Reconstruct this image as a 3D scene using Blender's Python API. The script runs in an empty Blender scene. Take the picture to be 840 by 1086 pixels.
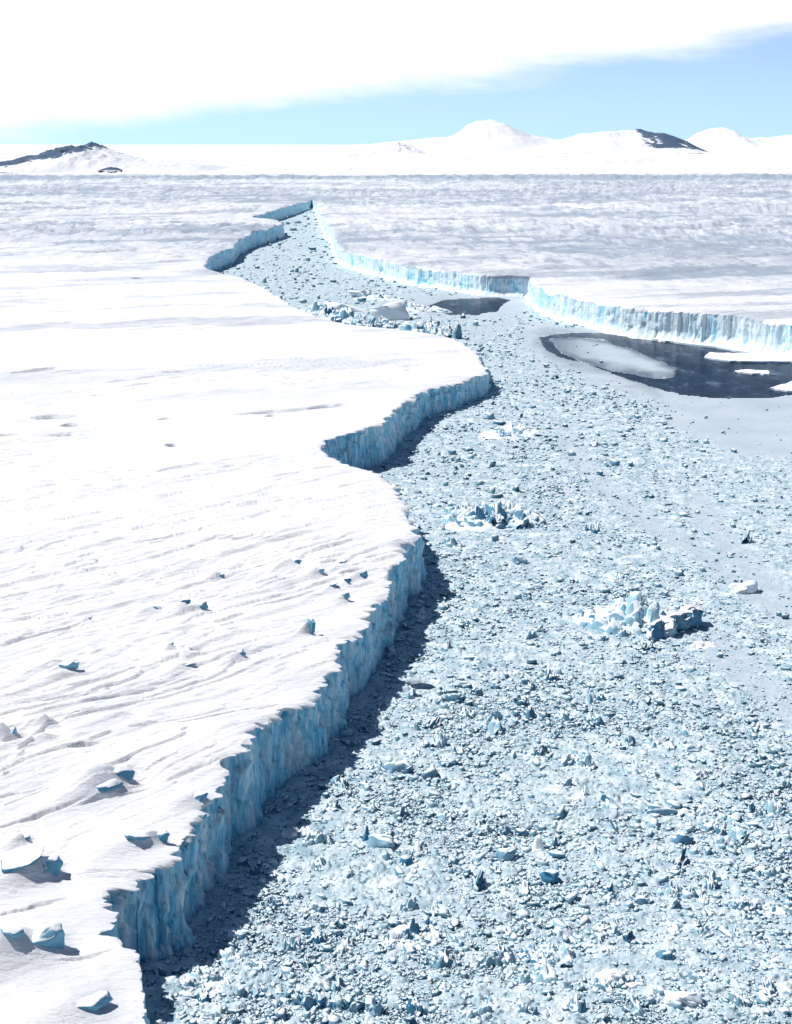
import bpy, bmesh, math, random
import numpy as np
from mathutils import Vector, Matrix

R = math.radians
sc = bpy.context.scene
col = sc.collection
rng = np.random.default_rng(7)

# ------------------------------------------------------------------ survey of the place
CAM_H = 150.0
PITCH = R(14.7)
FPX = 543.0 / math.tan(R(20.0))          # focal length, in pixels of the 840 x 1086 survey photo
CP, SP = math.cos(PITCH), math.sin(PITCH)

def ground(px, py, z=0.0):
    """where the line of sight through a survey point meets height z"""
    px = np.asarray(px, float); py = np.asarray(py, float); z = np.asarray(z, float)
    dep = PITCH + np.arctan((py - 543.0) / FPX)
    Y = (CAM_H - z) / np.tan(dep)
    depth = Y * CP + (CAM_H - z) * SP
    return (px - 420.0) / FPX * depth, Y

def survey(x, y, z=0.0):
    depth = y * CP + (CAM_H - z) * SP
    up = -(CAM_H - z) * CP + y * SP
    depth = np.maximum(depth, 1.0)
    return 420.0 + x / depth * FPX, 543.0 - up / depth * FPX

# ------------------------------------------------------------------ noise
def _h(ix, iy, s):
    ix = ix.astype(np.int64); iy = iy.astype(np.int64)
    n = (ix * 374761393 + iy * 668265263 + s * 1274126177) & 0x7fffffff
    n = ((n ^ (n >> 13)) * 1274126177) & 0x7fffffff
    n = ((n ^ (n >> 16)) * 668265263) & 0x7fffffff
    n = n ^ (n >> 15)
    return (n & 0xffffff) / float(0xffffff)

def vn(x, y, s=0):
    x = np.asarray(x, float); y = np.asarray(y, float)
    ix = np.floor(x); iy = np.floor(y)
    fx = x - ix; fy = y - iy
    fx = fx * fx * fx * (fx * (fx * 6 - 15) + 10); fy = fy * fy * fy * (fy * (fy * 6 - 15) + 10)
    a = _h(ix, iy, s); b = _h(ix + 1, iy, s); c = _h(ix, iy + 1, s); d = _h(ix + 1, iy + 1, s)
    return (a + (b - a) * fx) * (1 - fy) + (c + (d - c) * fx) * fy

def fbm(x, y, s=0, o=4, g=0.5):
    t = np.zeros(np.broadcast(x, y).shape); a = 1.0; n = 0.0
    for k in range(o):
        t = t + a * vn(x * 2 ** k + 17.3 * k, y * 2 ** k - 9.1 * k, s + k); n += a; a *= g
    return t / n

def worley(x, y, s=0):
    """distance to the nearest jittered point, and that point's random value"""
    ix = np.floor(x); iy = np.floor(y)
    best = np.full(x.shape, 9.0); val = np.zeros(x.shape); tilt = np.zeros(x.shape)
    for di in (-1, 0, 1):
        for dj in (-1, 0, 1):
            cx = ix + di; cy = iy + dj
            ox = x - cx - _h(cx, cy, s); oy = y - cy - _h(cx, cy, s + 5)
            d = np.hypot(ox, oy)
            m = d < best
            best = np.where(m, d, best); val = np.where(m, _h(cx, cy, s + 9), val)
            tilt = np.where(m, ox * (_h(cx, cy, s + 13) - 0.5) + oy * (_h(cx, cy, s + 17) - 0.35), tilt)
    return best, val, tilt

def sstep(a, b, x):
    t = np.clip((x - a) / (b - a), 0, 1)
    return t * t * (3 - 2 * t)

def inside(px, py, poly):
    poly = np.asarray(poly, float); c = np.zeros(px.shape, bool); j = len(poly) - 1
    for i in range(len(poly)):
        xi, yi = poly[i]; xj, yj = poly[j]
        if yi != yj:
            c ^= ((yi > py) != (yj > py)) & (px < (xj - xi) * (py - yi) / (yj - yi) + xi)
        j = i
    return c

def seg_dist(px, py, pts, closed=False):
    pts = np.asarray(pts, float); d = np.full(px.shape, 1e9)
    n = len(pts)
    for i in range(n if closed else n - 1):
        a = pts[i]; b = pts[(i + 1) % n]; v = b - a; L = max(v @ v, 1e-9)
        t = np.clip(((px - a[0]) * v[0] + (py - a[1]) * v[1]) / L, 0, 1)
        d = np.minimum(d, np.hypot(px - a[0] - t * v[0], py - a[1] - t * v[1]))
    return d

def signed(px, py, poly):
    d = seg_dist(px, py, poly, True)
    return np.where(inside(px, py, poly), d, -d)

# ------------------------------------------------------------------ materials
def mat(name):
    m = bpy.data.materials.new(name); m.use_nodes = True
    nt = m.node_tree
    return m, nt, nt.nodes['Principled BSDF']

def N(nt, t, **kw):
    n = nt.nodes.new(t)
    for k, v in kw.items():
        if k.startswith('i_'):
            n.inputs[k[2:].replace('_', ' ')].default_value = v
        else:
            setattr(n, k, v)
    return n

def ramp(nt, stops, src):
    r = N(nt, 'ShaderNodeValToRGB')
    e = r.color_ramp.elements
    while len(e) < len(stops): e.new(0.5)
    for k, (p, c) in enumerate(stops):
        e[k].position = p; e[k].color = (*c, 1) if len(c) == 3 else c
    nt.links.new(src, r.inputs[0])
    return r

def noise(nt, scale, detail=4, rough=0.55, vec=None, stretch=None):
    if vec is None:
        vec = N(nt, 'ShaderNodeNewGeometry').outputs['Position']
    if stretch:
        mp = N(nt, 'ShaderNodeMapping'); mp.inputs['Scale'].default_value = stretch
        nt.links.new(vec, mp.inputs['Vector']); vec = mp.outputs[0]
    n = N(nt, 'ShaderNodeTexNoise', i_Scale=scale, i_Detail=detail, i_Roughness=rough)
    nt.links.new(vec, n.inputs['Vector'])
    return n.outputs['Fac']

def mix(nt, fac, a, b):
    m = N(nt, 'ShaderNodeMix', data_type='RGBA')
    for sock, v in ((m.inputs[0], fac), (m.inputs[6], a), (m.inputs[7], b)):
        if isinstance(v, (int, float)): sock.default_value = v
        elif isinstance(v, tuple): sock.default_value = (*v, 1)
        else: nt.links.new(v, sock)
    return m.outputs[2]

def bump(nt, b, h, dist, strength=1.0):
    n = N(nt, 'ShaderNodeBump', i_Strength=strength, i_Distance=dist)
    nt.links.new(h, n.inputs['Height']); nt.links.new(n.outputs[0], b.inputs['Normal'])

def attr(nt, name):
    a = N(nt, 'ShaderNodeAttribute'); a.attribute_name = name
    return a.outputs['Fac']

M = {}
def make_materials():
    # wind-packed snow
    m, nt, b = mat('snow'); M['snow'] = m
    c = ramp(nt, [(0.35, (0.80, 0.82, 0.86)), (0.62, (0.90, 0.90, 0.91))], noise(nt, 0.05, 6, 0.6, stretch=(1, 1, 1)))
    grey_tone = attr(nt, 'grey_tone')
    b.inputs['Roughness'].default_value = 0.9; b.inputs['Specular IOR Level'].default_value = 0.1
    nt.links.new(mix(nt, grey_tone, c.outputs[0], (0.33, 0.385, 0.465)), b.inputs['Base Color'])
    rot = N(nt, 'ShaderNodeMapping'); rot.inputs['Rotation'].default_value = (0, 0, -0.76); rot.inputs['Scale'].default_value = (0.25, 1, 1)
    nt.links.new(N(nt, 'ShaderNodeNewGeometry').outputs['Position'], rot.inputs['Vector'])
    bump(nt, b, noise(nt, 0.5, 8, 0.72, rot.outputs[0]), 1.2, 0.95)
    # cliff ice
    m, nt, b = mat('cliff_ice'); M['cliff'] = m
    s1 = noise(nt, 0.5, 6, 0.65, stretch=(1, 1, 0.15))
    s2 = noise(nt, 1.6, 3, 0.55, stretch=(1, 1, 0.10))
    c1 = ramp(nt, [(0.36, (0.09, 0.48, 0.72)), (0.50, (0.36, 0.73, 0.89)), (0.63, (0.80, 0.92, 0.96))], s1)
    c2 = ramp(nt, [(0.36, (0.06, 0.22, 0.38)), (0.41, (1, 1, 1))], s2)
    mm = N(nt, 'ShaderNodeMix', data_type='RGBA', blend_type='MULTIPLY'); mm.inputs[0].default_value = 0.5
    nt.links.new(c1.outputs[0], mm.inputs[6]); nt.links.new(c2.outputs[0], mm.inputs[7])
    up = N(nt, 'ShaderNodeSeparateXYZ'); nt.links.new(N(nt, 'ShaderNodeNewGeometry').outputs['Normal'], up.inputs[0])
    sn = ramp(nt, [(0.45, (0, 0, 0)), (0.75, (1, 1, 1))], up.outputs['Z'])
    lit_white = mix(nt, attr(nt, 'lit_white'), mm.outputs[2], (0.84, 0.88, 0.90))  # sunlit look painted in by whitening the ice colour
    nt.links.new(mix(nt, sn.outputs[0], lit_white, (0.86, 0.88, 0.9)), b.inputs['Base Color'])
    b.inputs['Roughness'].default_value = 0.55; b.inputs['Specular IOR Level'].default_value = 0.3
    bump(nt, b, noise(nt, 0.9, 8, 0.75, stretch=(1, 1, 0.3)), 0.7, 0.9)
    # brash ice sheet
    m, nt, b = mat('brash'); M['brash'] = m
    c = ramp(nt, [(0.32, (0.26, 0.40, 0.47)), (0.48, (0.44, 0.54, 0.595)), (0.68, (0.74, 0.79, 0.82))], noise(nt, 0.16, 7, 0.7))
    gaps = ramp(nt, [(0.36, (0.10, 0.24, 0.32)), (0.44, (1, 1, 1))], noise(nt, 0.75, 3, 0.6))
    gm = N(nt, 'ShaderNodeMix', data_type='RGBA', blend_type='MULTIPLY'); gm.inputs[0].default_value = 0.85
    nt.links.new(c.outputs[0], gm.inputs[6]); nt.links.new(gaps.outputs[0], gm.inputs[7])
    slush = attr(nt, 'slush')
    sl = ramp(nt, [(0.3, (0.37, 0.45, 0.525)), (0.7, (0.49, 0.545, 0.60))], noise(nt, 0.03, 5, 0.6))
    thin = mix(nt, attr(nt, 'thin'), sl.outputs[0], (0.10, 0.14, 0.19))
    nt.links.new(mix(nt, slush, gm.outputs[2], thin), b.inputs['Base Color'])
    b.inputs['Roughness'].default_value = 0.85; b.inputs['Specular IOR Level'].default_value = 0.15
    bump(nt, b, noise(nt, 1.3, 6, 0.7), 0.18, 0.7)
    # broken ice
    for key, lo, hi, cap in (('snowy_ice', (0.06, 0.24, 0.38), (0.18, 0.44, 0.58), 0.46), ('chunk', (0.015, 0.11, 0.20), (0.32, 0.52, 0.61), 0.57), ('blue_ice', (0.04, 0.20, 0.33), (0.36, 0.56, 0.66), 0.58),
                             ('white_ice', (0.62, 0.76, 0.83), (0.86, 0.89, 0.91), 0.4)):
        m, nt, b = mat(key); M[key] = m
        g = N(nt, 'ShaderNodeNewGeometry')
        oi = N(nt, 'ShaderNodeObjectInfo'); fr = N(nt, 'ShaderNodeMath', operation='ADD')
        nt.links.new(g.outputs['Random Per Island'], fr.inputs[0]); nt.links.new(oi.outputs['Random'], fr.inputs[1])
        f2 = N(nt, 'ShaderNodeMath', operation='FRACT'); nt.links.new(fr.outputs[0], f2.inputs[0])
        r = mix(nt, f2.outputs[0], lo, hi)
        sp = N(nt, 'ShaderNodeSeparateXYZ'); nt.links.new(g.outputs['Normal'], sp.inputs[0])
        ad = N(nt, 'ShaderNodeMath', operation='MULTIPLY_ADD')
        nt.links.new(noise(nt, 0.6, 4, 0.7), ad.inputs[0]); ad.inputs[1].default_value = 0.5
        nt.links.new(sp.outputs['Z'], ad.inputs[2])
        sn = ramp(nt, [(cap + 0.38, (0, 0, 0)), (cap + 0.58, (1, 1, 1))], ad.outputs[0])
        nt.links.new(mix(nt, sn.outputs[0], r, (0.72, 0.79, 0.83) if key in ('chunk', 'blue_ice') else (0.86, 0.88, 0.90)), b.inputs['Base Color'])
        b.inputs['Roughness'].default_value = 0.7; b.inputs['Specular IOR Level'].default_value = 0.25
        bump(nt, b, noise(nt, 1.6, 5, 0.7), 0.12, 0.7)
    # open water under a skin of grease ice
    m, nt, b = mat('water'); M['water'] = m
    c = ramp(nt, [(0.38, (0.004, 0.014, 0.038)), (0.55, (0.018, 0.038, 0.075)), (0.66, (0.10, 0.14, 0.19))], noise(nt, 0.06, 7, 0.7, stretch=(1, 0.4, 1)))
    nt.links.new(c.outputs[0], b.inputs['Base Color'])
    b.inputs['Roughness'].default_value = 0.25; b.inputs['IOR'].default_value = 1.10; b.inputs['Specular IOR Level'].default_value = 0.3
    bump(nt, b, noise(nt, 0.8, 3, 0.5), 0.05, 0.4)
    # hills: snow, with rock and painted slope shade sharing one dark colour
    m, nt, b = mat('hill_snow'); M['hill'] = m
    rock_shade = attr(nt, 'rock')
    ad = N(nt, 'ShaderNodeMath', operation='MULTIPLY_ADD')
    nt.links.new(noise(nt, 0.012, 6, 0.7), ad.inputs[0]); ad.inputs[1].default_value = 1.2
    nt.links.new(rock_shade, ad.inputs[2])
    rr = ramp(nt, [(0.90, (0, 0, 0)), (1.0, (1, 1, 1))], N(nt, 'ShaderNodeMath', operation='MULTIPLY').outputs[0])
    ml = rr.inputs[0].links[0].from_node; nt.links.new(ad.outputs[0], ml.inputs[0]); ml.inputs[1].default_value = 0.86
    nt.links.new(mix(nt, rr.outputs[0], (0.70, 0.72, 0.77), (0.075, 0.115, 0.18)), b.inputs['Base Color'])
    b.inputs['Roughness'].default_value = 0.9; b.inputs['Specular IOR Level'].default_value = 0.1
make_materials()

# ------------------------------------------------------------------ objects
def tag(o, label=None, cat=None, group=None, kind=None):
    for k, v in (('label', label), ('category', cat), ('group', group), ('kind', kind)):
        if v: o[k] = v
    return o

def grid_mesh(name, X, Y, Z, material, attrs=None, smooth=True, flip=False):
    n, m = X.shape
    co = np.stack([X, Y, Z], -1).reshape(-1, 3).astype(np.float32)
    i = np.arange(n * m).reshape(n, m)
    q = np.stack([i[:-1, :-1], i[:-1, 1:], i[1:, 1:], i[1:, :-1]], -1).reshape(-1, 4)
    if flip: q = q[:, ::-1]
    return raw_mesh(name, co, q, material, attrs, smooth)

def raw_mesh(name, co, faces, material, attrs=None, smooth=False):
    me = bpy.data.meshes.new(name)
    k = faces.shape[1]
    me.vertices.add(len(co)); me.vertices.foreach_set('co', np.ascontiguousarray(co, np.float32).ravel())
    me.loops.add(faces.size); me.loops.foreach_set('vertex_index', np.ascontiguousarray(faces, np.int32).ravel())
    me.polygons.add(len(faces)); me.polygons.foreach_set('loop_start', np.arange(0, faces.size, k, dtype=np.int32))
    if smooth: me.polygons.foreach_set('use_smooth', np.ones(len(faces), bool))
    for an, av in (attrs or {}).items():
        a = me.attributes.new(an, 'FLOAT', 'POINT'); a.data.foreach_set('value', np.ascontiguousarray(av, np.float32).ravel())
    me.update(calc_edges=True)
    me.materials.append(material)
    o = bpy.data.objects.new(name, me); col.objects.link(o)
    return o

# ------------------------------------------------------------------ the two shelf edges, as surveyed (px, py, height of the edge)
LEFT = [(235, 2600, 18), (195, 1500, 18), (165, 1180, 18), (155, 1086, 18), (152, 1050, 18), (150, 1006, 18), (138, 994, 18), (119, 984, 18), (117, 972, 18), (121, 964, 18),
        (129, 941, 18), (150, 928, 18), (170, 918, 19), (191, 908, 19), (206, 886, 19), (222, 857, 19), (240, 840, 19), (247, 828, 19),
        (247, 805, 20), (262, 798, 20), (280, 767, 20), (318, 748, 18), (332, 745, 17), (345, 725, 17), (361, 710, 18), (366, 677, 19),
        (385, 671, 18), (395, 647, 18), (410, 627, 18), (422, 600, 19), (431, 577, 20), (445, 571, 20),
        (441, 557, 20), (431, 535, 19), (420, 513, 19), (403, 503, 19), (383, 497, 19), (353, 483, 19), (340, 470, 19),
        (350, 465, 19), (373, 458, 20), (409, 447, 21), (418, 435, 20), (447, 415, 18), (455, 411, 17), (493, 403, 15), (517, 397, 13),
        (517, 390, 13), (512, 380, 14), (505, 372, 14), (495, 365, 14), (480, 359, 14), (440, 350, 14), (400, 346, 14), (370, 343, 14), (345, 338, 14),
        (322, 330, 14), (300, 316, 15), (270, 300, 16), (250, 293, 17), (232, 289, 18), (217, 284.5, 19),
        (225, 271, 20), (248, 262, 20), (252, 256, 20), (266, 249, 20), (291, 242, 20), (302, 238.5, 20), (295, 235.5, 20), (280, 232.5, 20), (268, 230, 20),
        (288, 225, 20), (314, 217, 20), (331, 212.4, 18)]
RIGHT = [(331, 212.4, 18), (334.5, 215, 19), (337, 220, 20), (340, 228, 20), (345, 236, 20), (352, 244, 20), (356, 255, 20), (360, 264, 19), (372, 268.5, 19), (400, 275.5, 19), (430, 283, 19),
         (470, 288, 19), (515, 293.0, 19.5), (560, 293.6, 19.5), (561, 300, 20), (577, 308, 21), (601, 314.5, 22), (650, 322.5, 23), (678, 326.7, 23), (718, 330.7, 23), (783, 335, 23),
         (836, 342, 23), (900, 352, 23), (1000, 366, 23), (1200, 388, 22), (1700, 430, 20), (2600, 480, 18)]

def resample(pts, step):
    pts = np.asarray(pts, float)
    seg = np.hypot(np.diff(pts[:, 0]), np.diff(pts[:, 1]))
    s = np.concatenate([[0], np.cumsum(seg)])
    inframe = np.interp(s, s, s)
    t = np.arange(0, s[-1], step); t = np.append(t, s[-1])
    p = np.stack([np.interp(t, s, pts[:, k]) for k in range(3)], -1)
    x, y = ground(p[:, 0], p[:, 1], p[:, 2])
    return x, y, p[:, 2].copy()

def edge_data(pts, step, side):
    x, y, h = resample(pts, step)
    k = 5
    ker = np.ones(2 * k + 1) / (2 * k + 1)
    sx = np.convolve(np.pad(x, k, mode='edge'), ker, 'valid'); sy = np.convolve(np.pad(y, k, mode='edge'), ker, 'valid')
    tx = np.gradient(sx); ty = np.gradient(sy); L = np.hypot(tx, ty) + 1e-9
    nx, ny = (ty / L, -tx / L) if side < 0 else (-ty / L, tx / L)
    if side > 0:                      # rows run from far to near: outward is towards -x
        nx, ny = ty / L, -tx / L
    u = np.concatenate([[0], np.cumsum(np.hypot(np.diff(x), np.diff(y)))])
    return x, y, h, nx, ny, u

def flute(u, v, seed):
    """how far the ice face stands proud: slabs, columns and slots between them; u along the edge, v 0 foot .. 1 top"""
    w = u + 0.9 * (vn(u / 9.0, v * 2.5, seed + 40) - 0.5) + 0.5 * (v - 0.5) * (vn(u / 5.0, 0 * v, seed + 41) - 0.5)
    out = np.zeros(np.broadcast(u, v).shape)
    for cell, amp, s in ((19.0, 1.5, 4), (7.0, 2.0, 1), (3.0, 1.3, 2), (1.5, 0.35, 3)):
        c = w / cell + 0.35 * vn(w / cell, 0 * w, seed + 7 * s)
        i = np.floor(c); f = c - i
        z = 0 * i
        val = _h(i, z, seed + s) - 0.5
        nxt = _h(i + 1, z, seed + s) - 0.5
        e = sstep(0.93, 1.0, f)
        crack = np.exp(-((np.minimum(f, 1 - f)) / 0.085) ** 2) * (_h(i + (f > 0.5), z, seed + s + 20) > 0.45)
        face = 1.5 * (_h(i, z, seed + s + 33) - 0.5) * (f - 0.5) * (1 - e)
        out = out + amp * (val * (1 - e) + nxt * e + face) - 0.9 * np.minimum(amp, 2.2) * crack * (0.35 + 0.65 * v)
    out = out + 1.6 * (fbm(u / 7.0, v * 3.0, seed + 60, 4) - 0.5) + 0.7 * (fbm(u / 1.8, v * 4.0, seed + 70, 2) - 0.5)
    # slabs have dropped out of the face here and there, leaving facets and ledges
    for cu, cv, amp, q in ((6.0, 0.45, 1.5, 500), (2.6, 0.22, 0.7, 510)):
        f2, v2, t2 = worley(u / cu + 0.3 * vn(u / 3.0, v * 4, seed + q), v / cv + 0.0 * u, seed + q)
        amp = amp * (0.3 if seed >= 300 else 1.0)
        out = out + amp * (v2 - 0.5) + 1.6 * amp * t2
    return out - 0.6 + 1.2 * (1 - v) ** 2

def drop(u, seed):
    c = u / 6.0 + 0.5 * vn(u / 4.2, 0 * u, seed + 90)
    i = np.floor(c); f = c - i
    a = _h(i, 0 * i, seed + 91) ** 3; b = _h(i + 1, 0 * i, seed + 91) ** 3
    return 1.6 * (a + (b - a) * sstep(0.85, 1, f)) + 0.5 * vn(u / 1.1, 0 * u, seed + 92) ** 2

# crevasses opening in the shelf top: (px, py, half-length px, drift of the line in y, width m, depth m)
PITS = [(185, 394, 17, -1, 9, 4), (34, 311, 36, 1, 16, 6), (345, 432, 24, -3, 8, 3.5), (300, 437, 50, -5, 7, 2.2), (60, 443, 26, -1, 8, 3.5), (80, 452, 15, -1, 8, 4),
        (176, 446, 7, -1, 6, 3), (14, 462, 18, 0, 7, 2.5), (66, 464, 20, 0, 6, 2), (183, 472, 7, 0, 6, 3.5), (290, 443, 9, -1, 5, 2), (40, 392, 28, -4, 10, 2.2), (365, 336, 12, 0, 8, 2),
        (120, 268, 40, -2, 18, 3.5), (90, 288, 50, -2, 16, 3), (150, 296, 10, 0, 14, 4), (440, 385, 14, 0, 9, 1.5),
        (400, 596, 14, -3, 1.6, 1.5), (372, 612, 16, -4, 1.8, 1.6), (345, 603, 12, -3, 1.5, 1.5), 
        (300, 640, 40, -10, 1.5, 1.0), (250, 700, 60, -14, 1.6, 0.9), (285, 750, 16, -6, 1.3, 1.0), (150, 735, 60, -16, 1.6, 0.9), (40, 680, 50, -14, 1.8, 1.0), (60, 745, 60, -14, 1.5, 0.8),
        (90, 800, 22, -3, 1.3, 1.2), (120, 850, 40, -12, 1.2, 0.9), (40, 870, 50, -14, 1.3, 0.9), (200, 825, 30, -10, 1.0, 0.7), (30, 960, 40, -10, 1.2, 0.9), (90, 1010, 30, -8, 1.1, 0.7), (240, 760, 50, -14, 1.3, 0.8)]
PITW = []
for (px, py, hl, dy, w, dp) in PITS:
    ax, ay = ground(px - hl, py - dy, 18); bx, by = ground(px + hl, py + dy, 18)
    PITW.append((float(ax), float(ay), float(bx), float(by), w, dp))

# blocks of ice lying in the snow of the near shelf: px, py (foot), width px, height px, label
ON_SNOW = [
 (71, 719, 26, 11, 'dark squarish ice block alone on the snow near the left edge'),
 (127, 838, 30, 22, 'deep blue ice block with a hooked top on the near snow'),
 (112, 850, 34, 9, 'low blue ice hump just left of the hooked block'),
 (210, 854, 20, 11, 'small dark oval ice block near the cliff rim'),
 (146, 903, 34, 10, 'flat dark ice hump arched over a hollow in the snow'),
 (171, 896, 15, 20, 'upright pale blue ice block right of the arched hump'),
 (52, 929, 26, 22, 'snow-backed ice block with a blue right side at the left'),
 (20, 936, 52, 9, 'long dark ice ledge leading to the snow-backed block'),
 (46, 1010, 46, 30, 'largest rounded blue ice block on the shelf, low at the left'),
 (12, 1018, 30, 10, 'low blue ledge running into the largest rounded block'),
 (94, 1074, 46, 14, 'flat blue ice slab in the snow at the bottom left'),
 (12, 800, 26, 20, 'blue-grey ice block cut by the left edge of the photo'),
 (52, 780, 12, 10, 'small ice block standing above a second small one'),
 (52, 797, 15, 8, 'small ice block lower of the two by the left edge'),
 (196, 655, 13, 8, 'left half of a pair of blue ice lumps on the snow'),
 (214, 654, 15, 9, 'right half of a pair of blue ice lumps on the snow'),
 (167, 657, 13, 7, 'grey ice lump left of the pair of blue lumps'),
 (235, 620, 9, 6, 'lone small dark ice lump on the smooth white snow'),
 (199, 700, 19, 8, 'low dark ice block above a thin flat one'),
 (200, 713, 15, 4, 'thin flat dark ice sliver below the low block'),
 (183, 700, 7, 6, 'tiny dark ice lump left of the low block'),
 (255, 702, 13, 8, 'single dark ice lump halfway to the cliff rim'),
 (358, 607, 22, 6, 'long thin ice block near the headland of the shelf'),
 (313, 610, 16, 9, 'white ice block with a blue side left of the headland'),
 (340, 616, 9, 6, 'small dark ice lump among the headland blocks'),
 (384, 619, 12, 9, 'pale upright ice block nearest the headland rim'),
 (369, 625, 9, 6, 'small blue lump beside the pale upright block'),
 (354, 629, 11, 5, 'flat blue lump below the other headland blocks'),
 (367, 640, 9, 8, 'small pointed ice block on the rim slope'),
 (330, 678, 7, 18, 'narrow upright grey ice blade near the cliff rim'),
 (167, 768, 15, 6, 'small notched dark ice block on the lower snow'),
 (134, 771, 20, 6, 'dark curved ice rib on the lower snow'),
 (217, 868, 7, 5, 'tiny black ice lump at the very rim of the cliff'),
 (27, 897, 12, 11, 'small pointed blue lump above the long dark ledge'),
 (101, 602, 7, 4, 'tiny dark lump on the upper white snow'),
 (95, 664, 6, 4, 'tiny dark lump at the start of a drift line'),
]
DRIFTS = []
for (px, py, w, h, label) in ON_SNOW:
    x_, y_ = ground(px, py, 17.8)
    m_ = float((y_ * CP + 132 * SP) / FPX)
    DRIFTS.append((float(x_), float(y_) + 0.3 * w * m_, w * m_, h * m_))

def snow_z(x, y):
    """height of wind-worked snow over the mean shelf level"""
    a = 0.72 * x + 0.69 * y; b = 0.69 * x - 0.72 * y
    wob = 14 * (fbm(a / 160, b / 120, 3, 2) - 0.5)
    n1 = fbm(a / 85, (b + wob) / 11, 11, 4, 0.55)
    n2 = fbm(a / 24, (b + wob) / 3.0, 21, 4, 0.6)
    n3 = fbm(a / 6, b / 1.6, 31, 2)
    band = sstep(0.45, 0.60, fbm(a / 300, b / 75, 41, 3))
    near = sstep(900, 420, y)
    r1 = 1 - np.abs(2 * n1 - 1)
    saw = ((n1 * 5) % 1.0)
    z = (0.16 + 1.05 * band) * (1.1 * r1 + 0.55 * saw * (0.3 + 0.7 * near) + 1.25 * n2 + 0.5 * n3)
    far = sstep(900, 1900, y)
    m1 = fbm((x + 0.3 * y) / 130, (y - 0.2 * x) / 70, 51, 5, 0.6)
    bandf = 0.35 + 0.65 * sstep(0.40, 0.58, fbm(x / 1400, y / 330, 61, 3))
    z = z + far * bandf * 14.0 * np.abs(2 * m1 - 1) * (0.5 + 0.5 * sstep(-200, 500, x - 0.05 * y))
    m2 = fbm((x + 0.2 * y) / 55, y / 38, 55, 4, 0.65)
    z = z + far * bandf * 9.0 * np.abs(2 * m2 - 1) ** 0.8
    # the crevassed hinge zone far off
    hz = np.exp(-((y - 5550 - 0.06 * x + 300 * (fbm(x / 2500, 0 * x, 71, 3) - 0.5)) / 350) ** 2)
    z = z + hz * 22 * np.abs(2 * fbm(x / 70, y / 110, 75, 4, 0.6) - 1)
    z = z + sstep(9000, 30000, y) * 30 * fbm(x / 5000, y / 9000, 77, 3)
    for (dx_, dy_, w, h) in DRIFTS:
        # wind has banked snow against the sunny side of each block and left a tail behind it
        sel = (np.abs(x - dx_) < 7 * w) & (np.abs(y - dy_) < 7 * w)
        if not sel.any(): continue
        a_ = (0.80 * (x[sel] - dx_) + 0.60 * (y[sel] - dy_)) / w; b_ = (-0.60 * (x[sel] - dx_) + 0.80 * (y[sel] - dy_)) / w
        z[sel] += 1.0 * h * np.exp(-((a_ + 0.5) / np.where(a_ < -0.5, 1.5, 0.6)) ** 2 - ((b_ - 0.15) / 0.62) ** 2)
        z[sel] -= 0.35 * h * np.exp(-((a_ - 0.75) / 0.5) ** 2 - ((b_ + 0.1) / 0.7) ** 2)
    for (ax, ay, bx, by, w, dp) in PITW:
        cx, cy = (ax + bx) / 2, (ay + by) / 2
        rad = math.hypot(bx - ax, by - ay) / 2 + 4 * w
        sel = (np.abs(x - cx) < rad) & (np.abs(y - cy) < rad)
        if not sel.any(): continue
        xs = x[sel]; ys = y[sel]
        vx, vy = bx - ax, by - ay; L = math.hypot(vx, vy)
        t = ((xs - ax) * vx + (ys - ay) * vy) / L ** 2
        tt = np.clip(t, 0, 1)
        off = ((xs - ax) * (-vy) + (ys - ay) * vx) / L + 0.35 * w * (fbm(xs / (w * 1.5), ys / (w * 1.5), 81, 3) - 0.5) * 2
        ww = w * 0.5 * (0.25 + 0.75 * np.sin(np.pi * tt)) * np.where((t < -0.05) | (t > 1.05), 0.05, 1)
        z[sel] -= 1.4 * dp * np.exp(-(off / ww) ** 4) * ((t > -0.02) & (t < 1.02)) * np.sin(np.pi * np.clip(tt, 0.02, 0.98)) ** 0.5
    return z

def grey_mask(x, y):
    """amount of firn, streaked and patchy, mostly over the far plain"""
    m = sstep(1100, 2000, y + 0.5 * x) * (0.6 + 0.4 * sstep(0.36, 0.60, fbm(x / 900, y / 420, 101, 5, 0.6))) * sstep(6300, 5600, y)
    m = m * (0.62 + 0.22 * sstep(0.40, 0.62, fbm(x / 60, y / 80, 111, 6, 0.8)) + 0.45 * sstep(0.50, 0.66, fbm(x / 14, y / 70, 115, 5, 0.8)) - 0.25 * sstep(0.52, 0.66, fbm(x / 20, y / 60, 119, 4, 0.8)))
    hz = np.exp(-((y - 5550 - 0.06 * x) / 260) ** 2)
    r = sstep(100, 300, x) * sstep(3000, 1500, y) * 0.35
    return np.clip(0.9 * m + r * fbm(x / 80, y / 60, 105, 4) + 0.45 * sstep(500, 1000, y) * sstep(0.50, 0.66, fbm((x + 0.6 * y) / 260, (y - 0.4 * x) / 60, 121, 5, 0.65)) + 1.0 * hz, 0, 1)

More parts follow.
